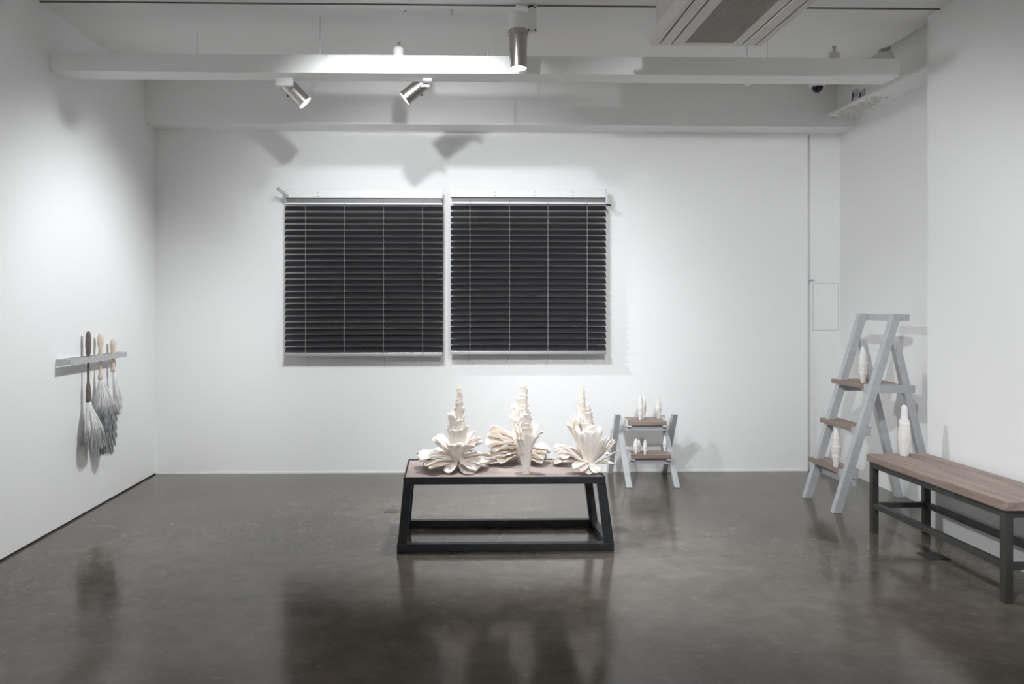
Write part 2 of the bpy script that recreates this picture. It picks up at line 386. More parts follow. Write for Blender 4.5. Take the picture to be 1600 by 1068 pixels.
# ------------------------------------------------------------------ spotlights
def spotlight(key, label, lens, aim, kind, mount=None, length=.17, rad=.042, boxh=.042):
    lens = Vector(lens); aim = Vector(aim); d = (aim - lens).normalized(); L = LAMPS[key]
    t = thing('spotlight', label, 'spotlight', lens, 'gallery spotlights')
    back = lens - d * length
    if kind == 'long':
        mid = lens - d * .195
        barrel = MB().tube(mid, lens, rad * 1.04, rad * .96, 28, False).build('barrel', NICK, t, True)
        MB().tube(mid - d * .002, mid + d * .022, rad * 1.13, n=28).build('clamp_ring', NICK, t)
        top = lens - d * .285
        MB().tube(mid, top, rad * 1.06, n=28).build('driver_housing', WHITE, t, bevel=.004)
        side = Vector((rad * 1.06, 0, 0))
        mb = MB().box(mount[0] - .024, mount[0] + .024, mount[1] - .016, mount[1] + .016, ZC - .145, ZC - .004)
        tb = mb.build('track_box', WHITE, t, bevel=.002)
        MB().box(top.x + rad * .8, mount[0] - .02, mount[1] - .01, mount[1] + .01, mid.z + .01, mid.z + .04).build('arm', WHITE, t)
        MB().box(mount[0] - .085, mount[0] + .01, mount[1] - .016, mount[1] + .016, ZC - .014, ZC - .004).build('track_adapter', WHITE, t)
        for sx in (-.017, .017):
            for z in (ZC - .018, ZC - .136):
                MB().tube((mount[0] + sx, mount[1] - .018, z), (mount[0] + sx, mount[1] - .015, z), .004, n=8).build('screw', DARKP, tb)
    else:
        barrel = MB().tube(back, lens, rad, rad, 28, False).build('barrel', NICK, t, True)
        MB().tube(back - d * .012, back, rad * .8, rad, 28).build('rear_cap', NICK, t)
        MB().tube(back + d * .045, back + d * .055, rad * 1.05, n=28).build('clamp_ring', NICK, t)
        m = Vector(mount)
        bw = .045 if boxh != .014 else .025
        MB().box(m.x - bw, m.x + bw, m.y - .02, m.y + .02, m.z - boxh, m.z).build('track_box', WHITE, t, bevel=.002)
        MB().bar(m - Vector((0, 0, .035)), back + d * .035, .02, .012).build('arm', WHITE, t)
        k = back + d * .02 - Vector((.0, 0, rad + .008)); MB().tube(k, k - Vector((0, 0, .014)), .006, n=8).build('knob', DARKP, t)
    MB().tube(lens - d * .012, lens - d * .006, rad * .90, n=28).build('lens', LENS, barrel)
    ld = bpy.data.lights.new('spot_beam', 'SPOT'); ld.energy = L['pw']; ld.spot_size = R(L['cone']); ld.spot_blend = L['blend']
    ld.shadow_soft_size = rad * .7; ld.color = (.955, .978, 1.0)
    lo = bpy.data.objects.new('spot_beam', ld); COL.objects.link(lo)
    lo.location = lens + d * .004; lo.rotation_euler = d.to_track_quat('-Z', 'Y').to_euler()
    lo.parent = t; lo.matrix_parent_inverse = Matrix.Translation(-lens)

tx = at_y(809.5, 60, 4.0)
spotlight('table', 'large steel and white spotlight pointing straight down over the black table', (tx.x, 4.0, at_y(809.5, 107, 4.0).z), (tx.x, 4.0, 0), 'long', (at_y(831, 30, 4.045).x, 4.045), rad=.046)
s1 = at_y(477, 161, 4.36)
spotlight('stool', 'steel spotlight under the beam tilted down toward the step stool', s1, (1.15, 4.62, .35), 'short', (at_y(445, 130, 4.26).x, 4.26, 2.469), length=.155)
s2 = at_y(632, 154, 4.36)
spotlight('duster', 'steel spotlight under the beam tilted down toward the hanging dusters', s2, (XL, 4.42, .86), 'short', (at_y(668, 130, 4.255).x, 4.255, 2.469), length=.145, boxh=.014)
# more ceiling lamps out of view; the last three are added ambient fill
spotlight('blind', 'steel spotlight close under the near ceiling aimed at the window blinds', (-.20, 2.9, 2.67), (.0, 5.6, .95), 'short', (-.20, 2.78, ZC - .004), boxh=.03)
spotlight('patch', 'white-backed spotlight on the near ceiling lighting the beam and blinds', (-.45, 2.98, 2.44), (-.1, 5.6, 1.25), 'long', (-.33, 2.80))
spotlight('ladder', 'white-backed spotlight on the near ceiling aimed at the stepladder', (.70, 1.45, 2.44), (2.1, 5.0, .35), 'long', (.82, 1.45))
spotlight('front', 'added white-backed fill spotlight on the near ceiling aimed at the wall facing the blinds', (-.3, .2, 2.44), (.2, -3.2, 1.3), 'long', (-.18, .2))
spotlight('left', 'added white-backed fill spotlight on the near ceiling aimed at the empty left wall', (-.6, 1.2, 2.44), (XL, 2.4, 1.2), 'long', (-.48, 1.2))
spotlight('right', 'added white-backed fill spotlight on the near ceiling aimed at the empty projecting wall', (.9, .2, 2.44), (XP, 1.4, 1.1), 'long', (1.02, .2))

# ------------------------------------------------------------------ blinds
YBL = 5.525
def blind(xl, xr, cords, label, side):
    a, b_ = at_y(xl, 320, YBL).x, at_y(xr, 320, YBL).x
    X = lambda px: at_y(px, 430, YBL).x
    yc = 320 if side < 0 else 319
    Z = lambda py: at_y((xl + xr) / 2, py, YBL).z
    t = thing('window_blind', label, 'blind', ((a + b_) / 2, YB, Z(556)), 'charcoal blinds on the back wall')
    o = 0 if side < 0 else -1
    hr = MB().box(a + .002, b_ - .002, YBL - .032, YBL + .03, Z(310 + o), Z(297.5 + o)).build('headrail', WHITE, t, bevel=.002)
    MB().box(a + .01, b_ - .01, YBL - .012, YBL + .02, Z(317 + o), Z(310 + o)).build('channel', mat('shaded_channel', (.16, .16, .165), .5, .3, noise=.1), t)
    MB().box(a + .004, b_ - .004, YBL - .026, YBL + .022, Z(320 + o), Z(317 + o)).build('headrail_lip', WHITE, t)
    nsl = 24; pitch = (Z(321 + o) - Z(550.5 + o * 3)) / nsl
    # curved slat: upper edge toward the wall, lower edge toward the room
    wdt = .050; tilt = R(44); K = 4; m = MB(); L = b_ - a
    pts = []
    for k in range(K + 1):
        s = (k / K - .5) * wdt; crown = .003 * (1 - (2 * k / K - 1) ** 2)
        y = s * math.cos(tilt) - crown * math.sin(tilt); z = s * math.sin(tilt) + crown * math.cos(tilt)
        pts.append((y, z))
    th = .0007
    vs = []
    for x in (0, L):
        vs += [(x, y, z) for y, z in pts] + [(x, y + th * math.sin(tilt), z - th * math.cos(tilt) * 2) for y, z in pts]
    n = K + 1; fs = []
    for k in range(K):
        fs += [(k, k + 1, 2 * n + k + 1, 2 * n + k), (n + k, n + k + 1, 3 * n + k + 1, 3 * n + k), (k, k + 1, n + k + 1, n + k), (2 * n + k, 2 * n + k + 1, 3 * n + k + 1, 3 * n + k)]
    fs += [(0, n, 3 * n, 2 * n), (K, n + K, 3 * n + K, 2 * n + K)]
    me = m.add(vs, fs).mesh('slat', SLAT, False)
    ztop = Z(321 + o)
    for i in range(nsl):
        link('slat', me, t, (a, YBL, ztop - pitch * (i + .5)))
    zb = Z(550.5 + o * 3)
    MB().box(a, b_, YBL - .026, YBL + .026, zb - .026, zb).build('bottom_rail', ALUB, t, bevel=.004)
    for px in cords:
        x = X(px); cm = MB()
        for dy in (-.0285, .0285):
            cm.tube((x, YBL + dy, zb - .02), (x, YBL + dy, Z(311)), .0015, n=6)
        for i in range(nsl):      # rungs of the ladder cord under every slat
            zz = ztop - pitch * (i + .5)
            cm.bar((x + .004, YBL - .027, zz - .024), (x + .004, YBL + .027, zz + .021), .0016, .0016)
        cm.build('ladder_cord', CORD, t)
        MB().tube((x + .004, YBL, zb - .026), (x + .012 * random.uniform(-1, 1.4), YBL + .03, zb - .026 - random.uniform(.05, .09)), .0009, n=5).build('cord_tail', CORD, t)
    for px in ((500,) if side < 0 else (774, 835, 895)):
        for py in (301, 306.5):
            p = at_y(px - 3 * (side < 0), py + o, YBL - .032); MB().tube(p, p - Vector((0, .0015, 0)), .0042, n=8).build('screw', CORD, hr)
    for x in (a + .25, b_ - .25): MB().box(x - .02, x + .02, YBL + .029, YB, Z(309 + o), Z(299 + o)).build('wall_bracket', ALUB, t)
    if side < 0:
        p, q = at_y(450, 307, YBL - .03), at_y(433, 294, YBL - .10)
        MB().bar(p, q, .014, .02).build('tilt_crank', ALU, t, bevel=.003)
        MB().box(a - .008, a + .004, YBL - .02, YBL + .03, Z(311), Z(299)).build('end_cap', ALUB, t)
    else:
        x = b_ - .004
        MB().box(x, x + .016, YBL - .036, YBL - .010, Z(320), Z(304)).build('tilt_crank', ALU, t, bevel=.002)
        MB().box(x - .004, x + .003, YBL - .034, YBL + .035, Z(318), Z(296)).build('end_cap', ALUB, t)
        MB().bar((x + .006, YBL - .03, Z(320)), (x + .02, YBL - .085, Z(323)), .012, .012).build('crank_arm', DARKP, t)
blind(446, 692, (478.5, 538.7, 599.5, 660.5), 'charcoal slatted blind with grey crank handle sticking out past its outer end', -1)
blind(704, 946.5, (734, 795.5, 855.3, 916.3), 'charcoal slatted blind with a hooked bracket at its outer end', 1)

# ------------------------------------------------------------------ black table
def table():
    zf, d0 = .363, 3.79
    A, Bq = at_z(620, 862.5, 0), at_z(960, 861, 0)
    y0 = 3.785; y1 = y0 + .462
    bx0, bx1 = A.x, Bq.x
    T0, T1 = at_y(630.5, 745, y0 + .012).x, at_y(945.5, 743, y0 + .012).x
    zt = at_y(780, 744, y0 + .012).z
    t = thing('display_table', 'low black steel table with slanted ends and a brown top panel', 'table', ((bx0 + bx1) / 2, (y0 + y1) / 2, 0))
    h = .040; wd = .040
    for y in (y0, y1 - wd):
        MB().box(bx0, bx1, y, y + wd, .002, h).build('base_rail', STEEL, t, bevel=.002)
    for x in (bx0, bx1 - wd): MB().box(x, x + wd, y0 + wd, y1 - wd, .002, h - .001).build('base_rail', STEEL, t, bevel=.002)
    for y in (y0 + .004, y1 - wd - .004 + .004):
        for xb, xt in ((bx0 + .004, T0), (bx1 - wd - .004, T1 - wd)):
            MB().prism([(xb, y, h), (xb + wd + .004, y, h), (xt + wd + .002, y, zt - .03), (xt, y, zt - .03)], (0, wd * .95, 0)).build('leg', STEEL, t, bevel=.002)
    th = .006; yt0, yt1 = y0, y1
    MB().box(T0, T1, yt0, yt0 + th, zt - .036, zt).build('top_rail', STEEL, t, bevel=.001)
    MB().box(T0, T1, yt1 - th, yt1, zt - .036, zt).build('top_rail', STEEL, t, bevel=.001)
    for x in (T0, T1 - th): MB().box(x, x + th, yt0 + th, yt1 - th, zt - .036, zt).build('top_rail', STEEL, t, bevel=.001)
    MB().box(T0 + th, T1 - th, yt0 + th, yt1 - th, zt - .032, zt - .024).build('top_flange', STEEL, t)
    MB().box(T0 + .009, T1 - .009, yt0 + .009, yt1 - .009, zt - .024, zt - .005).build('top_panel', MDF, t)
    for px in (692, 729): 
        x = at_y(px, 862, y0).x; MB().tube((x, y0 + .006, .0), (x, y0 + .006, .003), .016, n=10).build('foot_pad', DARKP, t)
    return zt - .005, y0, y1
ZT, TY0, TY1 = table()

# ------------------------------------------------------------------ paper sculptures
def petal(parent, base, az, el0, el1, L, W, cup=.25, curl=0, ruffle=.1, twist=0, w0=.3, seed=0, nu=12, nv=6, tip=.72):
    rnd = random.Random(seed * 7919 + int(az * 10) + int(L * 1e4)); ph = rnd.uniform(0, 6.28); ph2 = rnd.uniform(0, 6.28)
    p = Vector(base); az = R(az); vs = []; rows = []
    hd = Vector((math.cos(az), math.sin(az), 0)); sd = Vector((-math.sin(az), math.cos(az), 0))
    for i in range(nu + 1):
        u = i / nu
        el = R(el0 + (el1 - el0) * u + curl * max(0, (u - .55) / .45) ** 1.5)
        d = hd * math.cos(el) + Vector((0, 0, 1)) * math.sin(el); n = -hd * math.sin(el) + Vector((0, 0, 1)) * math.cos(el)
        tw = R(twist * u); s = sd * math.cos(tw) + n * math.sin(tw); n2 = n * math.cos(tw) - sd * math.sin(tw)
        ww = w0 + (1 - w0) * min(1, u / .62) ** .9
        if u > tip: ww *= math.sqrt(max(.03, 1 - ((u - tip) / (1 - tip) * .97) ** 2))
        ww *= W / 2
        for j in range(nv + 1):
            v = 2 * j / nv - 1
            off = cup * ww * v * v + .05 * W * math.sin(14 * u + ph2) * math.sin(4.5 * v + ph) + 1.25 * ruffle * W * (math.sin(7 * u + ph + 1.6 * v) * .5 * abs(v) + .35 * math.sin(9 * v + ph2 + 3 * u)) * u
            vs.append(p + s * ww * v * (1 - .18 * abs(cup) * abs(v)) + n2 * off)
        p = p + d * (L / nu)
    zmin = ZT + .0015
    vs = [Vector((q.x, min(q.y, 99), max(q.z, zmin))) for q in vs]
    m = MB(); k = nv + 1
    m.add(vs, [(i * k + j, i * k + j + 1, (i + 1) * k + j + 1, (i + 1) * k + j) for i in range(nu) for j in range(nv)])
    o = m.build('petal', PAPER, parent, True)
    s = o.modifiers.new('thickness', 'SOLIDIFY'); s.thickness = .0022; s.offset = 0
    return o
def spire(parent, c, z0, z1, r0, r1, n, seed=0, lean=(0, 0), rim=1.06, power=.55):
    """stack of rolled paper cups, each rising out of the wider one below it"""
    rnd = random.Random(seed); zs = []
    for i in range(n + 1):
        f = i / n; zs.append(z0 + (z1 - z0) * (1 - (1 - f) ** 1.18))
    for i in range(n):
        f = i / n; r = r1 + (r0 - r1) * (1 - f) ** power
        zb = zs[i] - (zs[i + 1] - zs[i]) * .5; zt = zs[i + 1]; hh = zt - zs[i]
        ph = rnd.uniform(0, 6.28); sl = hh * rnd.uniform(.5, 1.2); tl = (rnd.uniform(-.12, .12), rnd.uniform(-.12, .12))
        N = 22; vs = []
        cx = c[0] + lean[0] * f + rnd.uniform(-1, 1) * .09 * r; cy = c[1] + lean[1] * f
        ov = rnd.uniform(.08, .30)
        for k, (rr, zz, ss) in enumerate(((r * .86, zb, 0), (r * .95, zb + (zt - zb) * .55, .4), (r * rim, zt, 1), (r * rim * .90, zt - .0022, 1), (r * .62, zt - hh * .5, .4))):
            for j in range(N):
                a = 2 * math.pi * j / N; fr = ((a + ph) / (2 * math.pi)) % 1
                q = rr * (1 + ov * (fr - .5) + .035 * math.sin(5 * a + ph))
                vs.append((cx + q * math.cos(a) + tl[0] * (zz - zb), cy + q * math.sin(a) + tl[1] * (zz - zb), zz + ss * sl * (fr - .5)))
        m = MB(); m.add(vs, [(k * N + j, k * N + (j + 1) % N, (k + 1) * N + (j + 1) % N, (k + 1) * N + j) for k in range(4) for j in range(N)] + [tuple(range(4 * N, 5 * N))])
        m.build('rolled_cup', PAPER, parent, False)
    MB().lathe([(r1 * 1.1, zs[-1] - .012), (r1 * .8, zs[-1] - .002), (r1 * .3, zs[-1] + .004)], (c[0] + lean[0], c[1] + lean[1], 0), 12).build('tip', PAPER, parent, True)
def wraps(parent, c, z0, z1, r0, r1, n, seed=0, flare=.35, W=.07):
    """upright leaves wrapped round the body"""
    rnd = random.Random(seed)
    for i in range(n):
        a = 360 * i / n + rnd.uniform(-12, 12); rr = r0
        b_ = (c[0] + rr * math.cos(R(a)), c[1] + rr * math.sin(R(a)), z0)
        Lh = (z1 - z0) * rnd.uniform(.8, 1.08)
        lean = math.degrees(math.atan2(r1 - r0, z1 - z0))
        petal(parent, b_, a, 90 - lean * .4, 90 - lean * 1.6 - flare * 20, Lh, W * rnd.uniform(.85, 1.15), cup=.35, ruffle=.05, w0=.55, seed=seed + i, tip=.8)

def P(px, py, y): return at_y(px, py, y)
# --- 1: full flower with one spire
y1_ = 3.985; c1 = P(714, 742, y1_); cx1 = c1.x
t = thing('paper_sculpture', 'wide cream paper sculpture, single spire above drooping petals all around', 'sculpture', (cx1, y1_, ZT), 'cream paper sculptures on the black table')
S = 3.33e-3 * .998
spire(t, (cx1 + .012, y1_), ZT + .15, ZT + .428, .034, .003, 14, 11, (.000, 0), power=.72)
MB().lathe([(.018, ZT + .0005), (.024, ZT + .03), (.030, ZT + .08), (.034, ZT + .16), (.028, ZT + .19)], (cx1, y1_, 0), 18, fn=lambda a, k: 1 + .05 * math.sin(4 * a + 3 * k)).build('core', PAPER, t, True)
wraps(t, (cx1 + .002, y1_), ZT + .09, ZT + .235, .030, .058, 9, 61, .2, .060)
wraps(t, (cx1 - .004, y1_), ZT + .16, ZT + .29, .030, .044, 6, 64, .0, .048)
z = ZT
for i, (az, dz, e0, e1, L, W, cup, curl) in enumerate([
    # upper fins
    (185, .14, 80, 96, .160, .060, .5, 20), (150, .15, 84, 98, .17, .055, .5, 0), (205, .10, 78, 92, .17, .050, .5, 12),
    (355, .13, 80, 90, .120, .055, .5, -10), (30, .12, 78, 92, .150, .055, .45, 0), (335, .10, 70, 84, .13, .055, .45, -15), (100, .12, 82, 92, .19, .07, .4, 0),
    # middle ring
    (172, .085, 25, 55, .135, .062, .4, -35), (198, .08, 20, 60, .145, .055, .45, -30), (150, .08, 30, 50, .14, .06, .4, -20),
    (8, .09, 28, 48, .13, .060, .4, -25), (345, .085, 22, 45, .135, .062, .4, -30), (25, .09, 42, 58, .14, .055, .4, -10), (318, .08, 20, 48, .12, .065, .45, -20), (50, .08, 30, 45, .14, .06, .4, 0),
    # front curl
    (262, .05, 35, 88, .105, .080, .5, -60), (285, .07, 40, 75, .085, .070, .4, -50), (238, .075, 30, 70, .10, .06, .5, -45),
    # lower ring, drooping on to the panel
    (176, .060, 20, -22, .175, .060, .35, 6), (200, .055, 22, -22, .175, .060, .4, 5), (214, .05, 12, -22, .165, .058, .4, 10), (160, .06, 18, -20, .19, .055, .35, 10),
    (226, .035, 10, -15, .165, .050, .35, 10), (187, .045, 12, -18, .15, .055, -.3, 0), (5, .055, 20, -15, .145, .062, .35, 25), (350, .05, 16, -22, .14, .06, -.3, 5), (335, .045, 10, -25, .125, .065, .35, 5),
    (310, .055, 0, -40, .120, .085, .30, 5), (300, .04, -5, -28, .125, .060, -.3, 0), (250, .04, -5, -30, .11, .055, .35, 5), (20, .05, 15, -15, .16, .06, .35, 10), (70, .06, 18, -15, .16, .07, .3, 0), (110, .06, 18, -15, .17, .07, .3, 0), (140, .055, 18, -18, .17, .065, .3, 0)]):
    r = .022 if dz > .1 else .016
    petal(t, (cx1 + r * math.cos(R(az)), y1_ + r * math.sin(R(az)), z + dz), az, e0, e1, L * (1.1 if dz < .07 else 1), W * 1.2, cup, curl, .14, random.uniform(-22, 22), seed=i + 1, tip=.82)

# --- 2: back sculpture of the middle pair, tall spire and ruffled skirt to both sides
y2 = 4.135; cx2 = P(813, 730, y2).x
t = thing('paper_sculpture', 'tallest cream paper sculpture with ruffled skirts spread wide, behind the slim vase-like one', 'sculpture', (cx2, y2, ZT), 'cream paper sculptures on the black table')
spire(t, (cx2 + .008, y2), ZT + .18, ZT + .428, .045, .006, 10, 21, (.004, 0), power=.62)
wraps(t, (cx2, y2), ZT + .12, ZT + .27, .036, .056, 9, 62, .25, .055)
MB().lathe([(.020, ZT + .0005), (.030, ZT + .06), (.044, ZT + .14), (.042, ZT + .24)], (cx2, y2, 0), 18).build('core', PAPER, t, True)
for i, (az, dz, e0, e1, L, W, cup, curl) in enumerate([
    (190, .12, 78, 96, .20, .055, .45, 0), (170, .14, 82, 94, .17, .050, .45, 0), (215, .13, 82, 92, .19, .06, .4, 0), (350, .14, 78, 92, .17, .055, .45, 0), (5, .10, 70, 84, .15, .055, .4, -15), (330, .13, 80, 88, .17, .055, .4, 0), (20, .09, 55, 62, .14, .06, .3, -20), (90, .13, 85, 90, .19, .07, .3, 0),
    (180, .12, 15, 10, .150, .095, .45, -25), (196, .10, 8, 6, .165, .095, .4, -50), (168, .135, 25, 12, .14, .090, .45, -30), (205, .085, 4, 0, .150, .09, .4, -25), (186, .075, 2, -6, .145, .085, -.35, 0),
    (212, .06, 2, -12, .145, .085, .35, -10), (178, .055, 2, -12, .155, .085, .35, 0), (222, .045, 0, -15, .145, .075, .3, 5), (193, .035, 0, -14, .175, .075, .25, 20), (206, .03, -4, -10, .170, .060, .25, 20), (150, .08, 8, -5, .15, .08, .3, 0),
    (350, .085, 10, -15, .125, .075, .4, -20), (335, .07, 6, -20, .125, .080, .4, -25), (5, .07, 8, -18, .14, .07, .35, 0), (325, .06, 2, -22, .125, .085, .45, 20), (340, .045, 0, -16, .125, .090, .55, 60), (318, .035, -2, -12, .125, .07, .4, 30), (20, .06, 6, -14, .125, .075, .3, 0), (60, .06, 8, -14, .12, .075, .3, 0), (120, .06, 8, -14, .12, .075, .3, 0)]):
    r = .030 if dz > .1 else .022
    petal(t, (cx2 + r * math.cos(R(az)), y2 + r * math.sin(R(az)), z + dz), az, e0, e1, L, W * 1.15, cup, curl, .17, random.uniform(-20, 20), seed=i + 50, tip=.8)

# --- 3: slim vase-like sculpture in front of it
y3 = 3.885; cx3 = P(822, 738, y3).x
t = thing('paper_sculpture', 'slim cream paper sculpture shaped like a tall cone vase with a short spire', 'sculpture', (cx3, y3, ZT), 'cream paper sculptures on the black table')
fl = lambda a, k: 1 + .035 * math.sin(3 * a + 4) + .02 * math.sin(11 * a + 2 * k)
m = MB(); n = 24; vs = []
for k, (r, dz, sl) in enumerate(((.0185, .0005, 0), (.0215, .035, 0), (.0285, .10, .1), (.0365, .165, .6), (.0415, .190, 1), (.0385, .189, 1), (.029, .150, .6))):
    for j in range(n):
        a = 2 * math.pi * j / n; fr = ((a - R(255)) / (2 * math.pi)) % 1
        rr = r * (1 + .10 * (fr - .5) * min(1, dz / .05) + .02 * math.sin(5 * a))
        vs.append((cx3 + rr * math.cos(a), y3 + rr * math.sin(a), ZT + dz + sl * (.012 - .030 * fr + .006 * math.sin(7 * a))))
m.add(vs, [(k * n + j, k * n + (j + 1) % n, (k + 1) * n + (j + 1) % n, (k + 1) * n + j) for k in range(6) for j in range(n)] + [tuple(range(n))[::-1]])
m.build('cone_body', PAPER, t)
spire(t, (cx3 + .006, y3), ZT + .155, ZT + .340, .0310, .003, 11, 31, (0, 0), power=.7)
for i, (az, dz, e0, e1, L, W, cup, curl) in enumerate([
    (232, .10, 82, 74, .090, .030, .2, -30), (215, .095, 80, 66, .095, .030, .3, -25), (335, .11, 78, 55, .100, .036, .35, -45),
    (352, .12, 76, 50, .110, .040, .4, -45), (20, .12, 78, 66, .13, .045, .35, -10), (190, .11, 82, 78, .11, .04, .3, 0), (150, .12, 80, 75, .13, .05, .3, 0), (60, .12, 80, 76, .14, .05, .3, 0), (100, .12, 84, 82, .14, .05, .3, 0)]):
    r = .030
    petal(t, (cx3 + r * math.cos(R(az)), y3 + r * math.sin(R(az)), z + dz), az, e0, e1, L, W, cup, curl, .08, 0, seed=i + 90, w0=.6, tip=.9)

# --- 4: back sculpture of the last pair
y4 = 4.12; cx4 = P(908, 728, y4).x
t = thing('paper_sculpture', 'narrow cream paper sculpture with a tall thin spire, behind the bound leafy one', 'sculpture', (cx4, y4, ZT), 'cream paper sculptures on the black table')
spire(t, (cx4, y4), ZT + .15, ZT + .412, .034, .003, 13, 41, (.005, 0), power=.72)
wraps(t, (cx4, y4), ZT + .09, ZT + .22, .024, .034, 7, 63, .1, .05)
MB().lathe([(.018, ZT + .0005), (.024, ZT + .05), (.030, ZT + .12), (.030, ZT + .20)], (cx4, y4, 0), 18).build('core', PAPER, t, True)
for i, (az, dz, e0, e1, L, W, cup, curl) in enumerate([
    (185, .12, 60, 72, .120, .050, .4, -25), (200, .11, 58, 66, .125, .045, .4, -30), (170, .13, 70, 80, .13, .05, .4, 0), (215, .11, 76, 88, .15, .055, .4, 0), (340, .11, 78, 88, .15, .06, .4, 0), (20, .11, 70, 80, .14, .06, .4, 0), (90, .11, 80, 88, .15, .06, .4, 0), (270, .11, 80, 90, .15, .06, .4, 0),
    (188, .07, 12, 20, .125, .050, .5, -50), (205, .06, 10, 8, .120, .045, .4, -30), (176, .06, 10, 0, .12, .05, .4, -10), (215, .05, 8, -12, .12, .06, .35, 0),
    (198, .035, -2, -12, .145, .050, .35, 15), (207, .03, -4, -9, .15, .055, .35, 12), (190, .04, 0, -12, .135, .045, .35, 12), (350, .05, 10, -10, .14, .055, .35, 0), (10, .05, 10, -12, .14, .055, .35, 0), (60, .05, 12, -12, .13, .06, .3, 0), (120, .05, 12, -12, .13, .06, .3, 0)]):
    r = .022
    petal(t, (cx4 + r * math.cos(R(az)), y4 + r * math.sin(R(az)), z + dz), az, e0, e1, L, W * 1.1, cup, curl, .13, random.uniform(-20, 20), seed=i + 130, tip=.82)

# --- 5: leafy bundle tied at the foot
y5 = 3.91; cx5 = P(924, 738, y5).x
t = thing('paper_sculpture', 'cream paper sculpture of upright leaves bound at the foot at one table corner', 'sculpture', (cx5, y5, ZT), 'cream paper sculptures on the black table')
xs5 = P(917.5, 700, y5).x
spire(t, (xs5 + .004, y5), ZT + .165, ZT + .347, .038, .003, 10, 51, (-.002, 0), power=.72)
MB().lathe([(.014, ZT + .0005), (.017, ZT + .045), (.034, ZT + .12), (.044, ZT + .20)], (xs5, y5, 0), 18, fn=lambda a, k: 1 + .05 * math.sin(9 * a)).build('core', PAPER, t, True)
for i, (az, dz, e0, e1, L, W, cup, curl) in enumerate([
    (270, .045, 70, 88, .175, .062, .30, 0), (245, .045, 68, 84, .180, .058, .30, 0), (295, .045, 68, 86, .180, .058, .30, 0), (220, .045, 62, 82, .180, .058, .30, 0), (320, .045, 64, 84, .175, .058, .30, 0), (200, .045, 58, 84, .19, .055, .3, 0), (345, .045, 64, 86, .19, .055, .3, 0),
    (258, .05, 72, 92, .195, .05, .3, 0), (283, .05, 72, 92, .20, .05, .3, 0), (30, .05, 65, 80, .19, .06, .3, 0), (90, .05, 75, 85, .20, .07, .3, 0), (150, .05, 65, 80, .19, .06, .3, 0),
    (340, .045, 48, 66, .160, .036, .45, 0), (350, .045, 44, 58, .165, .034, .45, 0), (0, .045, 40, 52, .170, .036, .45, 0), (330, .045, 52, 72, .160, .034, .45, 0), (8, .045, 34, 48, .165, .034, .45, 0), (318, .045, 55, 74, .15, .034, .45, 0), (355, .04, 20, 40, .155, .036, .4, -15), (12, .04, 5, -12, .13, .04, .35, 0),
    (185, .045, 28, 50, .150, .045, .45, -50), (200, .045, 22, 36, .150, .042, .45, -30), (192, .04, 12, 4, .13, .042, .4, -5),
    (225, .045, 10, -30, .125, .060, .55, 40), (240, .04, 5, -32, .11, .055, .5, 30), (255, .045, -10, -50, .085, .055, .3, 10), (282, .05, 0, -60, .085, .060, .25, 5), (300, .045, -5, -50, .08, .055, .3, 5), (268, .05, 60, 100, .055, .030, .3, 0)]):
    r = .013
    petal(t, (xs5 + .012 + r * math.cos(R(az)), y5 + r * math.sin(R(az)), z + dz), az, e0, e1, L, W, cup, curl, .06, random.uniform(-10, 10), seed=i + 170, w0=.28)

# ------------------------------------------------------------------ steps: shared helpers
PINPROF = [(.50, 0), (.56, .03), (.66, .15), (.86, .30), (1.0, .46), (.98, .58), (.84, .70), (.72, .78), (.60, .86), (.44, .94), (.20, .99), (.04, 1.0)]
def pin(x, y, z, h, r, label, seed, group, collar=None):
    rnd = random.Random(seed); ph = rnd.uniform(0, 6); k3 = rnd.choice((3, 4, 5))
    fn = lambda a, k: 1 + .05 * math.sin(k3 * a + ph + 5 * k) + .025 * math.sin(9 * a - 7 * k + ph)
    t = thing('carved_pin', label, 'carved pin', (x, y, z), group)
    prof = PINPROF
    if collar == 'tall':
        prof = [(.62, 0), (.66, .03), (.80, .15), (.98, .30), (1.0, .42), (.88, .55), (.80, .66), (.74, .70), (.62, .73), (.56, .82), (.52, .92), (.40, .98), (.1, 1.0)]
    bd = MB().lathe([(r * a, z + h * b_ + .0006) for a, b_ in prof], (x, y, 0), 22, fn=fn).build('body', PIN, t, True)
    zz = [.30, .56, .76, .88] if collar != 'tall' else [.66, .70]
    for q in zz:      # thin folded rims of the wrapped layers
        rr = [a for a, b_ in prof if b_ <= q][-1] * r * (1.02 if collar != 'tall' else 1.12); s = rnd.uniform(-.4, .4) * r
        vs = []; n = 18
        for lv, (f, dz) in enumerate(((.99, -.008 * h / .2), (1.03, .002), (.97, .001))):
            for j in range(n):
                a = 2 * math.pi * j / n
                R_ = rr * f * fn(a, q); vs.append((x + R_ * math.cos(a), y + R_ * math.sin(a), z + q * h + dz + s * math.cos(a + ph) * .6))
        MB().add(vs, [(l * n + j, l * n + (j + 1) % n, (l + 1) * n + (j + 1) % n, (l + 1) * n + j) for l in range(2) for j in range(n)]).build('folded_rim', PIN, bd, True)
    return t

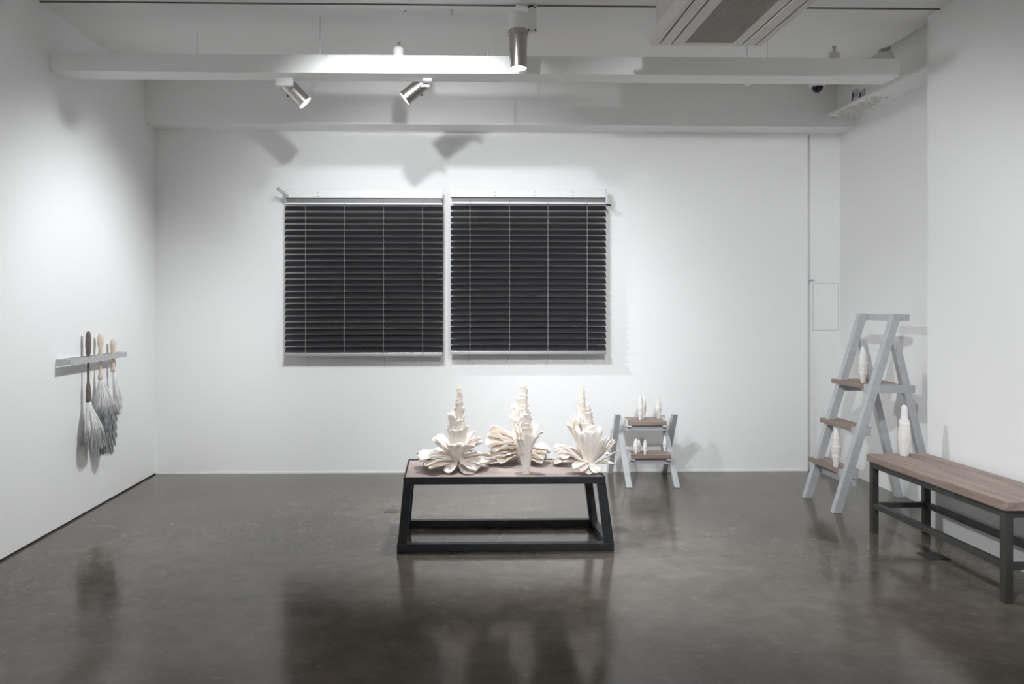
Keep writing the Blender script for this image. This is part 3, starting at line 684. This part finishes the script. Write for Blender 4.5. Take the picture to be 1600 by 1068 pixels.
# ------------------------------------------------------------------ tall step ladder
def ladder():
    yn, yf = 4.47, 4.835         # near and far frame
    X = lambda z: 2.275 + .355 * z / 1.165
    t = thing('step_ladder', 'tall grey metal stepladder with three brown wooden treads and a top bar', 'ladder', (2.58, 4.65, 0))
    s = .040
    for y in (yn, yf):
        m = MB()
        m.prism([(X(0) - .025, y - s / 2, 0.0005), (X(0) + .025, y - s / 2, 0.0005), (X(1.17) + .025, y - s / 2, 1.17), (X(1.17) - .025, y - s / 2, 1.17)], (0, s, 0))
        m.build('front_rail', ALU, t, bevel=.002)
        m = MB(); xb, xt = 2.865, 2.625
        off = -.042 if y == yn else -.042
        m.prism([(xb - .022, y + off * 0 - s / 2 + (.0), .0005), (xb + .022, y - s / 2, .0005), (xt + .022, y - s / 2, 1.005), (xt - .022, y - s / 2, 1.005)], (0, s, 0))
        m.build('rear_leg', ALU, t, bevel=.002)
    MB().bar((X(1.15) + .042, yn - .055, 1.148), (X(1.15) + .042, yf + .03, 1.148), .030, .040).build('top_bar', ALU, t, bevel=.002)
    bar_z = .178
    MB().bar((X(bar_z) + .040, yn - .03, bar_z), (X(bar_z) + .040, yf + .02, bar_z), .025, .035).build('cross_bar', ALU, t, bevel=.002)
    for zt, back in ((.25, .118), (.50, .118), (.75, .268)):
        xf = X(zt) - .045
        MB().box(xf, xf + back, yn + s / 2 + .006, yf + s / 2 + .035, zt - .027, zt).build('tread', WOOD_Y, t, bevel=.002)
        for y0, y1 in ((yn + s / 2, yn + s / 2 + .005), ):
            m = MB(); e_ = xf + back if back > .2 else X(zt) + .05; m.box(xf - .004, e_, y0, y1, zt - .045, zt + .004); m.box(xf - .004, e_, y1, y1 + .03, zt - .032, zt - .028)
            m.build('tread_bracket', ALU, t)
        m = MB(); m.box(xf, xf + back, yf - s / 2 - .03, yf - s / 2, zt - .032, zt - .028); m.build('tread_bracket', ALU, t)
        if back > .2:
            MB().box(X(zt) + .015, xf + back + .012, yn - s / 2 + .003, yn + s / 2 - .003, zt - .047, zt - .001).build('side_bar', ALU, t, bevel=.002)
            MB().box(X(zt) + .015, xf + back + .008, yf - s / 2 + .003, yf + s / 2 - .003, zt - .070, zt - .028).build('side_bar', ALU, t, bevel=.002)
        else:
            MB().box(X(zt) + .015, X(zt) + .048, yn - s / 2 + .003, yn + s / 2 - .003, zt - .047, zt + .003).build('side_bar', ALU, t)
ladder()
GP = 'white carved pins on the steps'
p = at_z(1348.5, 598, .75); pin(p.x, p.y, .75, .222, .026, 'white carved pin standing on the top tread of the stepladder', 1, GP)
p = at_z(1306.5, 730, .25); pin(p.x, p.y, .25, .232, .027, 'white carved pin standing on the lowest tread of the stepladder', 2, GP)
pin(2.680, 4.535, .75, .215, .022, 'white carved pin on the top tread tucked behind the rear leg', 3, GP)

# ------------------------------------------------------------------ step stool by the back wall
def stool():
    xl, xr = 1.195, 1.545; s = .036; dx = .014
    t = thing('step_stool', 'low grey metal step stool with two brown wooden treads', 'step stool', ((xl + xr) / 2, 5.36, 0))
    for x, sg in ((xl, 1), (xr, -1)):
        f = MB(); xi = x + sg * dx
        f.prism([(xi - s / 2, 5.115, .0005), (xi - s / 2, 5.155, .0005), (xi - s / 2, 5.515, .435), (xi - s / 2, 5.475, .435)], (s, 0, 0)); f.build('front_rail', ALU, t, bevel=.002)
        xo = x - sg * (s - dx + .002); f = MB()
        f.prism([(xo - s / 2, 5.560, .0005), (xo - s / 2, 5.605, .0005), (xo - s / 2, 5.335, .465), (xo - s / 2, 5.29, .465)], (s, 0, 0)); f.build('rear_leg', ALU, t, bevel=.002)
        MB().box(xi - s / 2 + .003, xi + s / 2 - .003, 5.117, 5.153, 0, .006).build('foot', DARKP, t)
        for y, z in ((5.263, .155), (5.435, .363)): MB().tube((x - sg * .003, y, z), (x - sg * .014, y, z), .006, n=8).build('bolt', NICK, t)
    li, ri = xl + .034, xr - .034
    for zt, y0, y1 in ((.420, 5.285, 5.50), (.207, 5.185, 5.365)):
        MB().box(li + .006, ri - .006, y0, y1, zt - .026, zt).build('tread', WOOD_X, t, bevel=.002)
        for x0, x1_, f0, f1 in ((li, li + .005, li + .005, li + .032), (ri - .005, ri, ri - .032, ri - .005)):
            m = MB(); m.box(x0, x1_, y0 - .003, y1, zt - .034, zt + .012); m.box(f0, f1, y0 - .003, y1, zt - .036, zt - .0285)
            m.build('tread_bracket', WHITE if zt > .3 else ALU, t)
        MB().box(li, ri, y0 + .03, y0 + .06, zt - .068, zt - .036).build('cross_bar', ALU, t, bevel=.002)
stool()
for i, (px, pb, pt, w_, zt, lab) in enumerate([
    (1000.7, 656.5, 617, 8.8, .42, 'tall white pin on the top tread of the low stool, leaning in front of another'),
    (1006.2, 653.2, 618, 6.6, .42, 'tall white pin on the top tread of the low stool, half hidden behind another'),
    (1028.8, 654.0, 619.5, 8.6, .42, 'tall white pin standing alone on the top tread of the low stool'),
    (993.8, 708.3, 685, 8.0, .207, 'short stout white pin on the lower tread, in front of a matching one'),
    (998.3, 706.5, 685.8, 6.0, .207, 'short white pin on the lower tread, half hidden behind a stout one'),
    (1008.0, 710.2, 686, 6.6, .207, 'short slim white pin near the middle of the lower tread'),
    (1038.8, 705.2, 681, 6.0, .207, 'short pointed white pin on the lower tread beside the right rail')]):
    p = at_z(px, pb, zt); dd = p.y
    pin(p.x, p.y, zt, (pb - pt) * dd / F, w_ * dd / F / 2, lab, 10 + i, GP)

# ------------------------------------------------------------------ bench
def bench():
    a, b_ = at_z(1575, 943, 0), at_z(1361.5, 833, 0)
    x0 = 2.262; x1 = x0 + .315; yn, yf = a.y, b_.y
    zt = .418; s = .033
    t = thing('bench', 'long bench with a thick brown wooden top on a dark steel frame', 'bench', ((x0 + x1) / 2, (yn + yf) / 2, 0))
    for x in (x0, x1 - s):
        for y in (yn, yf): MB().box(x, x + s, y, y + s, .0005, zt - .042).build('leg', BSTEEL, t, bevel=.002)
    top = zt - .042; r = .028
    for x in (x0, x1 - s): 
        MB().box(x + .002, x + s - .002, yn + s, yf, top - r, top).build('top_rail', BSTEEL, t, bevel=.002)
        MB().box(x + .002, x + s - .002, yn + s, yf, .135, .135 + r).build('stretcher', BSTEEL, t, bevel=.002)
    for y in (yn, yf):
        MB().box(x0 + s, x1 - s, y + .002, y + s - .002, top - r, top).build('top_rail', BSTEEL, t, bevel=.002)
        MB().box(x0 + s, x1 - s, y + .002, y + s - .002, .135, .135 + r).build('stretcher', BSTEEL, t, bevel=.002)
    c_ = .012; X0, X1, Y0, Y1 = x0 - .012, x1 + .008, yn - .015, yf + s + .010
    MB().prism([(X0 + c_, Y0, top + .004), (X1, Y0, top + .004), (X1, Y1, top + .004), (X0, Y1, top + .004), (X0, Y0 + c_, top + .004)], (0, 0, zt - top - .004)).build('wooden_top', WOOD_Y, t, bevel=.003)
    MB().box(x0 + .006, x1 - .006, yn + .006, yf + s - .006, top, top + .004).build('spacer', DARKP, t)
    for px, py in ((1468, 730), (1539, 752)):
        p = at_z(px, py, zt); MB().tube((p.x, p.y, zt - .004), (p.x, p.y, zt + .0006), .006, n=10).build('screw_plug', WOODB, t)
    return zt
ZB = bench()
p = at_z(1413, 712.5, ZB); pin(p.x, p.y, ZB, .272, .031, 'big white pin with a flared collar standing on the end of the bench', 30, GP, 'tall')

# floor plates
q = [at_z(*k) for k in ((1432, 863.5), (1462, 863), (1486, 873.5), (1449, 874.5))]
tag(MB().prism([(v.x, v.y, .0002) for v in q], (0, 0, .0025)).build('floor_plate', mat('dull_steel_plate', (.06, .06, .06), .45, .4, noise=.3, nscale=30)), 'small dark metal cover plate on the floor beneath the bench', 'floor plate')
p = at_z(612, 798, 0)
t = thing('floor_hatch', 'small round capped floor outlet set in the concrete behind the table leg', 'floor outlet', (p.x, p.y, 0))
MB().lathe([(.050, .0002), (.050, .0015), (.042, .0020)], (p.x, p.y, 0), 24).build('ring', mat('worn_brass', (.20, .185, .17), .4, .5, noise=.3), t)
MB().lathe([(.034, .0021), (.034, .0028)], (p.x, p.y, 0), 24).build('cap', mat('grey_cap', (.14, .135, .13), .5, .2, noise=.3), t)

# ------------------------------------------------------------------ duster rack on the left wall
def dusters():
    ya, yb = at_x(107, 558, XL + .07).y, at_x(196, 551, XL + .07).y
    zb, zt = .894, .925; D = .078
    t = thing('duster_rack', 'mottled aluminium slotted rack fixed to the left wall', 'rack', (XL, (ya + yb) / 2, zb))
    MB().box(XL + D - .005, XL + D, ya, yb, zb, zt).build('front_strip', MARB, t)
    MB().box(XL + .0005, XL + .005, ya, yb, zb - .004, zt).build('back_strip', MARB, t)
    for y in (ya, yb - .005): MB().box(XL + .005, XL + D - .005, y, y + .005, zb, zt).build('end_plate', MARB, t)
    MB().box(XL + .005, XL + .020, ya + .005, yb - .005, zt - .004, zt).build('top_strip', MARB, t)
    MB().box(XL + D - .022, XL + D - .005, ya + .005, yb - .005, zt - .004, zt).build('top_strip', MARB, t)
    xc = XL + .0385
    G = 'dusters hanging on the wall rack'
    def strand(m, p, q, w, rnd):
        p, q = Vector(p), Vector(q); t_ = (q - p).normalized(); s = t_.cross(Vector((rnd.uniform(-1, 1), rnd.uniform(-1, 1), .2))).normalized() * w; n = t_.cross(s)
        mid = (p + q) / 2 + Vector((rnd.uniform(-1, 1), rnd.uniform(-1, 1), 0)) * .004
        m.add([p + s * .5, p - s * .5, p + n * .5, mid + s, mid - s, mid + n, q], [(0, 1, 4, 3), (1, 2, 5, 4), (2, 0, 3, 5), (3, 4, 6), (4, 5, 6), (5, 3, 6)])
    def duster(px, hand, brush, material, label, tiers, seed, rx, ry, white_to, tipmat):
        """hand: list of (pixel y, radius); brush: (pixel top, pixel bottom)"""
        rnd = random.Random(seed); y0 = at_x(px, 560, xc).y
        Z = lambda py: at_x(px, py, xc).z
        t_ = thing('feather_duster', label, 'duster', (xc, y0, Z(brush[1])), G)
        MB().lathe([(r, Z(py)) for py, r in hand], (xc, y0, 0), 18).build('handle', material, t_, True)
        za, zb_ = Z(brush[0]), Z(brush[1]); m = MB()
        n = 420
        zw = Z(white_to)
        off = lambda z: .0 if z > .86 else min(.045, (0.86 - z) * .25)
        for i in range(n):
            a = rnd.uniform(0, 2 * math.pi); q = math.sqrt(rnd.random())
            ex, ey = rx * q * math.cos(a), ry * q * math.sin(a)
            ze = zw + rnd.uniform(-.015, .02)
            strand(m, (xc + ex * .12, y0 + ey * .12, za), (xc + off(ze) * .8 + ex, y0 + ey, ze), .0022, rnd)
        o = m.build('bristles', BRIS, t_); o['kind'] = 'stuff'
        # solid inner body so that the brush is not see-through
        MB().lathe([(.006, za), (rx * .30, za + (zw - za) * .4), (rx * .55, zw), (rx * .5, zw - .01)], (xc + .010, y0, 0), 16,
                   fn=lambda a, k: 1 if rx > .03 else .9).build('brush_core', BRIS, t_, True)
        for k, (p0, p1, f0, f1) in enumerate(tiers):
            m = MB(); z0, z1 = Z(p0), Z(p1)
            for i in range(150):
                a = 2 * math.pi * i / 150 + rnd.uniform(-.05, .05); q = rnd.uniform(.72, 1.02)
                cx_ = xc + off(z1) * .8
                strand(m, (cx_ + rx * f0 * q * .86 * math.cos(a), y0 + ry * f0 * q * .86 * math.sin(a), z0 + rnd.uniform(-.006, .01)),
                       (cx_ + rx * f1 * q * math.cos(a), y0 + ry * f1 * q * math.sin(a), z1 + rnd.uniform(-.012, .012)), .0042, rnd)
            m.lathe([(1, z0), (1, z1 + .012)], (0, 0, 0), 14, fn=lambda a, kk: 1)
            for vi in range(len(m.v) - 28, len(m.v)):
                v = m.v[vi]; ff = (f0 if v[2] > (z0 + z1) / 2 else f1) * .72
                m.v[vi] = (xc + off(z1) * .8 + v[0] * rx * ff, y0 + v[1] * ry * ff, v[2])
            o = m.build('bristle_tier', tipmat, t_); o['kind'] = 'stuff'
    duster(138, [(628.5, .0125), (624, .0145), (606, .0135), (596, .0075), (560, .0062), (556, .0075), (552, .0130), (540, .0155), (526, .0145), (519, .0110), (517, .003)],
           (627, 690), WOODB, 'feather duster with a dark wooden handle and short pale grey fringe', [(670, 690, .85, 1.02), (682, 700, .78, .98)], 5, .055, .072, 678, BRISP)
    duster(157, [(592, .016), (589, .0165), (583, .011), (578, .0070), (565, .0060), (557, .0075), (552, .0135), (545, .011), (537, .0175), (526, .0165), (521.5, .010), (520, .003)],
           (590, 709), BONE, 'feather duster with a pale wooden handle and long dark grey layered tail', [(634, 650, .80, 1.0), (645, 661, .80, 1.0), (656, 672, .78, .98), (667, 684, .74, .95), (679, 696, .62, .84), (690, 709, .45, .62)], 6, .060, .082, 640, BRISG)
    duster(176.5, [(580.5, .013), (577, .0145), (568, .0115), (562, .0065), (557, .0075), (551, .0110), (546, .0155), (538, .0185), (532, .0150), (529.5, .004)],
           (579, 645), BONE, 'slim white feather duster with a pale wooden handle and ragged tip', [(626, 638, .9, .8), (636, 646, .6, .45)], 7, .024, .030, 628, BRIS)
dusters()
